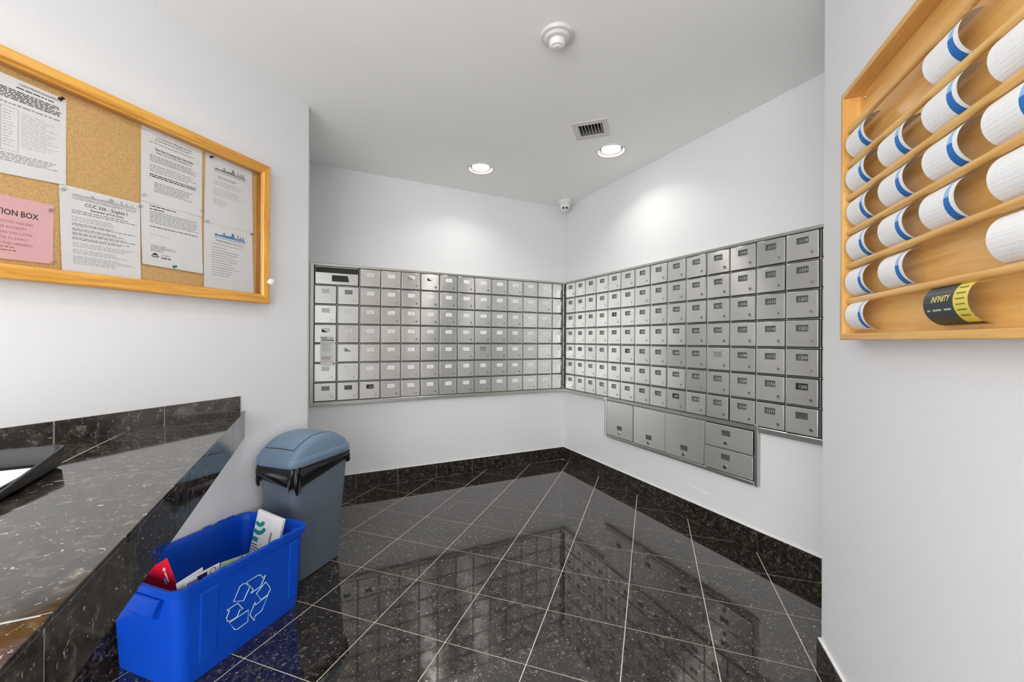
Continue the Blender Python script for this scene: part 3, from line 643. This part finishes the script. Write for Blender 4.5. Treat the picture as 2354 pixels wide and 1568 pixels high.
# liner folded over the rim
N = 120; rows = 9; L = []
base = rrect(.1835, .1215, .040, 0, n=29)
rnd = random.Random(3); ph = [rnd.uniform(0, 6.28) for _ in range(8)]
for k in range(rows):
    f = k / (rows - 1); l = []
    for i, (x, y, _) in enumerate(base):
        a = 2 * math.pi * i / len(base)
        near = .5 + .5 * math.cos(math.atan2(y, x) - math.radians(-150))    # hangs lowest at the near corner
        drop = .056 + .056 * near ** 1.5 + .012 * math.sin(3 * a + ph[0]) + .010 * math.sin(7 * a + ph[1]) + .006 * math.sin(15 * a + ph[2])
        fold = (.0040 * math.sin(11 * a + ph[3] + 5 * f) + .0028 * math.sin(23 * a + ph[4] - 7 * f) + .0035 * math.sin(6 * a - 6 * f + ph[5])) * (.3 + f)
        sh = 1 - .006 * f; off = .004 + fold + .004 * math.sin(f * math.pi)
        nx, ny = x / .18, y / .12; q = math.hypot(nx, ny); l.append((x * sh + nx / q * off, y * sh + ny / q * off, .556 - drop * f))
    L.append(l)
MB().loft(L, False, False).build('bin_liner', BAG, WB, smooth=True, ang=180)
# lid: skirt, arched top and swing flap
LX, LY = .193, .128
lid = MB().loft([rrect(LX - .003, LY - .003, .045, .546), rrect(LX, LY, .046, .552), rrect(LX, LY, .046, .580), rrect(LX - .006, LY - .006, .044, .588)], True, True).build('lid', LID, WB, smooth=True, ang=50)
def arch(x): return .588 + .080 * max(0, 1 - (abs(x) / (LX - .008)) ** 2.3) + .002
tb = MB(); L = []
for i in range(33):
    x = -(LX - .008) + 2 * (LX - .008) * i / 32; r = .042; ax = abs(x) - (LX - .008 - r)
    hy = LY - .008 - (r - math.sqrt(max(0, r * r - ax * ax)) if ax > 0 else 0)
    z = arch(x); z0 = .584
    L.append([(x, -hy, z0), (x, -hy + .003, z0 + (z - z0) * .6), (x, -hy + .012, z - .004), (x, -hy + .022, z), (x, 0, z + .004), (x, hy - .022, z), (x, hy - .012, z - .004), (x, hy - .003, z0 + (z - z0) * .6), (x, hy, z0)])
tb.loft(L, True, True, closed=False); tb.build('dome', LID, lid, smooth=True, ang=55)
tb = MB(); L = []
for i in range(25):
    x = -.150 + .300 * i / 24; z = arch(x); h = .084
    L.append([(x, -h, z - .002), (x, -h + .001, z + .0035), (x, -h + .008, z + .0050), (x, 0, z + .0085), (x, h - .008, z + .0050), (x, h - .001, z + .0035), (x, h, z - .002)])
tb.loft(L, True, True, closed=False); tb.build('swing_flap', LID, lid, smooth=True, ang=55)
L = []
for i in range(25):
    x = -.153 + .306 * i / 24; z = arch(x); h = .0870
    L.append([(x, -h, z - .006), (x, -h, z + .0009), (x, 0, z + .0048), (x, h, z + .0009), (x, h, z - .006)])
MB().loft(L, True, True, closed=False).build('flap_gap', BLACK, lid)
MB().box(-.10, .12, -LY - .0015, -LY + .002, .5655, .571).build('side_ridge', LID, lid, bevel=.001)

# ------------------------------------------------------------------ blue recycling box
RB = empty('recycling_box', LW(1.118, .196, 0), math.pi / 4, 'blue plastic recycling box on the floor with a white recycling symbol', 'recycling box')
HR = .338; bx0, by0, bx1, by1 = .236, .163, .254, .178
tb = MB()
tb.loft([rrect(bx0, by0, .035, .001), rrect(bx0 + .003, by0 + .002, .036, .012), rrect(bx1, by1, .040, HR - .030), rrect(bx1 + .011, by1 + .009, .044, HR - .028), rrect(bx1 + .014, by1 + .012, .046, HR - .004), rrect(bx1 + .011, by1 + .009, .044, HR), rrect(bx1 + .002, by1 + .001, .038, HR), rrect(bx1 - .003, by1 - .004, .036, HR - .006), rrect(bx1 - .006, by1 - .006, .036, HR - .03), rrect(bx0 - .004, by0 - .004, .032, .010)], True, True)
tb.build('body', BLUE, RB, smooth=True, ang=40)
for x in (-.205, -.165, -.115, .085, .145, .185):
    for sy in (-1, 1): MB().box(x - .016, x + .016, sy * (by1 + .0075) - .0055, sy * (by1 + .0075) + .0055, HR - .002, HR + .0045).build('rim_ridge', BLUE, RB, bevel=.0018)
def fronty(z): return -(by0 + (by1 - by0) * z / (HR - .03))
for x, wd in ((-.150, .030), (.192, .022)):
    MB().loft([[(x - wd, fronty(.05) - .0002, .05), (x + wd, fronty(.05) - .0002, .05), (x + wd + .002, fronty(.29) - .0002, .29), (x - wd - .002, fronty(.29) - .0002, .29)],
               [(x - wd + .004, fronty(.05) - .0035, .056), (x + wd - .004, fronty(.05) - .0035, .056), (x + wd - .002, fronty(.29) - .0035, .285), (x - wd + .002, fronty(.29) - .0035, .285)]]).build('side_rib', BLUE, RB, bevel=.001)
# hand hold at the near end
for sx in (-1, 1):
    xe = sx * (bx1 - .004)
    tb = MB(); L = []
    for dx in (-.004, .022): L.append([(xe + sx * dx, y, z) for y, z in ((-.125, HR - .030), (-.085, HR - .115 + .02 * (dx > 0)), (.085, HR - .115 + .02 * (dx > 0)), (.125, HR - .030))])
    tb.loft(L).build('hand_hold', BLUE, RB, bevel=.003)
# recycling symbol: outlines read off the photo and laid on the front face
arrows = [[(385, 765), (540, 400), (620, 335), (690, 330), (770, 425), (625, 745)],
          [(700, 300), (985, 125), (1040, 125), (1090, 195), (1155, 125), (1035, 405), (800, 565), (860, 475)],
          [(1160, 290), (1255, 420), (1270, 470), (1205, 600), (1040, 715), (935, 570)],
          [(1205, 620), (1065, 975), (900, 1110), (880, 1215), (775, 1080), (905, 775), (905, 850)],
          [(740, 965), (730, 1240), (475, 1430), (415, 1435), (280, 1275)],
          [(485, 800), (610, 935), (535, 965), (470, 1130), (300, 1235), (235, 1235), (215, 1160), (290, 980), (220, 980)]]
n0 = Vector((0, -1, (by1 - by0) / (HR - .03) * -1)).normalized(); M45 = Matrix.Rotation(math.pi / 4, 3, 'Z'); nw = M45 @ n0
p0 = RB.location + M45 @ Vector((0, fronty(.1) - .0012, .1))
tb = MB()
for a in arrows:
    pts = [M45.transposed() @ (pix_plane(500 + x / 10.45, 1310 + y / 10.45, p0, nw) - RB.location) for x, y in a]
    tb.tube(pts, .0016, 5, closed=True)
tb.build('recycling_symbol', plain('pale_line', (.75, .90, .80), .5), RB)

# things in the box (local frame of the box, placed as their own things)
def inbox(x, y, z): return RB.location + M45 @ Vector((x, y, z))
def leaf(name, label, cat, w_, h_, th, mat, pos, rz, tilt, roll=0, prints=None, pm=None, low=0):
    m = Matrix.Translation(inbox(*pos)) @ Matrix.Rotation(math.pi / 4 + rz, 4, 'Z') @ Matrix.Rotation(tilt, 4, 'X') @ Matrix.Rotation(roll, 4, 'Y')
    o = MB().box(-w_ / 2, w_ / 2, 0, th, low, h_).build(name, mat, None, bevel=min(.001, th / 3)); o.matrix_world = m
    tag(o, label, cat, 'paper in the recycling box')
    if prints:
        b = MB(); prints(b, lambda x, z: (x, -.0004, z)); tag(b.build('print', pm, o, recalc=False), kind='stuff')
    return o
TEAL = plain('teal_ink', (.02, .30, .30), .5); RED = plain('red_paper', (.80, .005, .03), .45); GRN = plain('pale_green_paper', (.46, .62, .42), .5); NAVY = plain('navy_ink', (.02, .02, .09), .5); MAUVE = plain('mauve_ink', (.42, .30, .36), .5); OLIVE = plain('olive_black_ink', (.06, .08, .04), .5); CREAM = plain('cream_ink', (.80, .78, .60), .5)
def rect(b, P, x0, x1, z0, z1, m): b.quad(P(x0, z0), P(x1, z0), P(x1, z1), P(x0, z1), m=m)
def arc(b, P, cx, cz, r0, r1, a0, a1, m, n=10):
    for i in range(n):
        a, c = math.radians(a0 + (a1 - a0) * i / n), math.radians(a0 + (a1 - a0) * (i + 1) / n)
        b.quad(P(cx + r0 * math.cos(a), cz + r0 * math.sin(a)), P(cx + r1 * math.cos(a), cz + r1 * math.sin(a)), P(cx + r1 * math.cos(c), cz + r1 * math.sin(c)), P(cx + r0 * math.cos(c), cz + r0 * math.sin(c)), m=m)
def pr_book(b, P):
    arc(b, P, -.050, .2330, .013, .030, 215, 355, 0); arc(b, P, -.050, .2130, .026, .044, 232, 350, 0); rect(b, P, -.073, -.040, .138, .158, 0)
    add_text(b, 'rebbar', lambda x, y: P(-y + .030, x), .150, 0, .020, 'l', 1, bold=.02); arc(b, P, .024, .128, .006, .0115, 0, 360, 1, 16)
    for i in range(4): rect(b, P, -.070, -.040 + .012 * i, .124 - .012 * i, .128 - .012 * i, 1)
leaf('booklet', 'folded white booklet with teal arcs standing at the right end of the recycling box', 'booklet', .148, .270, .014, PAPER, (.170, .005, .113), math.radians(-90), math.radians(-6), math.radians(9), pr_book, [TEAL, INKB])
def pr_red(b, P):
    arc(b, P, .040, .190, .003, .0065, 0, 360, 0, 16); rect(b, P, .0365, .0435, .145, .180, 0); rect(b, P, .0245, .0310, .143, .163, 0)
leaf('flyer', 'red flyer with small white print leaning at the near end of the recycling box', 'flyer', .140, .220, .001, RED, (-.196, -.079, .162), math.radians(-86), math.radians(-3), math.radians(-32), pr_red, [PAPER])
leaf('paper_sheet', 'plain white sheet behind the picture leaflet in the recycling box', 'paper', .085, .25, .0008, PAPER, (-.168, -.139, .104), math.radians(3), math.radians(1), math.radians(-6), low=.09)
def pr_mag(b, P):
    rect(b, P, -.052, -.020, .14, .236, 1); rect(b, P, -.019, .014, .14, .242, 0); arc(b, P, .034, .235, .008, .0115, 0, 360, 1, 18); rect(b, P, -.012, .004, .212, .222, 2); rect(b, P, -.046, -.030, .19, .222, 0)
leaf('leaflet', 'white leaflet with navy picture block standing against the front of the blue box', 'leaflet', .116, .25, .001, PAPER, (-.162, -.153, .098), math.radians(2), math.radians(0), math.radians(1), pr_mag, [NAVY, MAUVE, PAPER], .08)
def pr_grn(b, P):
    rect(b, P, .0, .10, .14, .246, 1)
    rr = random.Random(5)
    for i in range(22):
        x, z = rr.uniform(-.05, .10), rr.uniform(.195, .243); rect(b, P, x, x + rr.uniform(.006, .018), z, z + rr.uniform(.002, .006), rr.choice((0, 0, 2, 1)))
leaf('flyer', 'pale green flyer with floral print along the front of the blue box', 'flyer', .215, .25, .001, GRN, (-.036, -.155, .082), math.radians(1), math.radians(0), math.radians(10), pr_grn, [OLIVE, CREAM, PAPER], .05)
leaf('newspaper', 'crumpled newsprint lying at the bottom of the recycling box', 'paper', .30, .27, .07, PAPER, (0, -.13, .014), 0, math.radians(-90), 0).location.z += .07

# ------------------------------------------------------------------ ceiling fittings
def downlight(i, x, y):
    lab = ['recessed white downlight near the back wall, left of the two', 'recessed white downlight near the air vent, right of the two', 'recessed white downlight in the passage ceiling above the counter', 'added unseen downlight in the passage ceiling behind the viewer', 'recessed white downlight in the passage ceiling by the rear wall'][i]
    t = empty('downlight', (x, y, HC), 0, lab, 'ceiling light', 'recessed downlights')
    b = MB(); prof = [(.0845, .0005), (.102, -.0003), (.1025, -.004), (.098, -.007), (.088, -.0065), (.0825, .0)]
    L = [[(r * math.cos(a * math.pi / 20), r * math.sin(a * math.pi / 20), z) for a in range(40)] for r, z in prof]
    b.loft(L + [L[0]], False, False); b.build('trim_ring', PLW, t, smooth=True)
    L = [[(r * math.cos(a * math.pi / 20), r * math.sin(a * math.pi / 20), z) for a in range(40)] for r, z in [(.0825, .0), (.074, .022), (.071, .026), (.0708, .060), (.0001, .060)]]
    MB().loft(L, False, False).build('reflector', REFL, t, smooth=True)
    MB().lathe([(.0001, -.001), (.045, .000), (.060, .003), (.064, .010)], 40).build('lens', LENS, t, smooth=True)
    MB().lathe([(.064, .0101), (.066, .016), (.050, .045)], 40).build('bulb', PLWG, t, smooth=True)
    la = bpy.data.lights.new('downlight_beam', 'AREA'); la.shape = 'DISK'; la.size = .118; la.energy = LAMP[i]; la.color = (1, .965, .90); la.spread = math.radians(130 if i < 2 else 150)
    lo = put('downlight_beam', la, t, (0, 0, -.0025))
for i, (x, y) in enumerate(LAMPS): downlight(i, x, y)
DT_ = empty('smoke_detector', (.905, 1.439, HC), 0, 'round white smoke detector on the ceiling', 'smoke detector')
MB().lathe([(.070, 0), (.070, -.006), (.066, -.012), (.058, -.014)], 40).build('base', PLWG, DT_, smooth=True)
MB().lathe([(.054, -.0142), (.054, -.020), (.050, -.025), (.036, -.027)], 40).build('body', PLWG, DT_, smooth=True)
MB().lathe([(.034, -.0272), (.033, -.044), (.029, -.050), (.0205, -.052)], 32).build('chamber', PLW, DT_, smooth=True)
MB().lathe([(.019, -.050), (.019, -.055), (.015, -.058), (.0001, -.058)], 24).build('button', PLWG, DT_, smooth=True)
VT = empty('air_vent', (VENT[0], VENT[1], HC), math.pi / 4, 'white square air vent grille on the ceiling beside the downlight', 'air vent')
for a, b_, c, d in ((-.103, .103, -.103, -.070), (-.103, .103, .070, .103), (-.103, -.065, -.070, .070), (.065, .103, -.070, .070)):
    MB().box(a, b_, c, d, -.004, .0).build('frame_rail', PLWG, VT, bevel=.001)
MB().box(-.065, .065, -.070, -.0685, .0, .08).box(-.065, .065, .0685, .070, 0, .08).box(-.065, -.0635, -.0685, .0685, 0, .08).box(.0635, .065, -.0685, .0685, 0, .08).build('duct_liner', DUCT, VT)
MB().box(-.065, .065, -.070, .070, .08, .082).build('duct_top', BLACK, VT)
for i in range(7):
    y = -.057 + .019 * i; b = MB()
    b.loft([[(-.063, y - .006, .004), (-.063, y - .0035, .004), (-.063, y + .006, .036), (-.063, y + .0035, .036)], [(.063, y - .006, .004), (.063, y - .0035, .004), (.063, y + .006, .036), (.063, y + .0035, .036)]]); b.build('louvre', PLW, VT)
for sx in (-1, 1): MB().lathe([(.0001, -.0055), (.003, -.0055), (.0035, -.004)], 10, (sx * .084, 0, 0)).build('screw', LOCK, VT)
CM = empty('security_camera', (2.050, 3.112, HC), 0, 'white dome security camera in the ceiling corner above the mailboxes', 'camera')
MB().lathe([(.060, 0), (.062, -.008), (.060, -.024), (.052, -.036)], 36).build('mount', PLW, CM, smooth=True)
dv = Vector((-2.05, -3.112, -1.15)).normalized(); rotq = dv.to_track_quat('-Y', 'Z').to_euler()
def dome(r, c, m, k=1):
    prof = [(r * math.sin(math.pi * i / 16), r * math.cos(math.pi * i / 16)) for i in range(17)]; prof[0] = (.0001, r); prof[-1] = (.0001, -r)
    return MB().lathe(prof, 32, c, '-y')
ey_ = dome(.050, (0, 0, 0), 0).build('eyeball', PLW, CM, (0, 0, -.050), rotq, smooth=True)
for x in (-.013, .0165): MB().lathe([(.0105, -.0005), (.0105, .004), (.0001, .0045)], 20, (x, -.0455, -.014), '-y').build('lens', BLACK, ey_, smooth=True)
tb = MB(); tb.tube([(.034 * math.sin(a), -.0465 * math.cos(a) * .78, .010 + .010 * math.cos(a * 2)) for a in [-.9 + 1.8 * i / 12 for i in range(13)]], .0015, 5); tb.build('visor_line', BLACK, ey_)
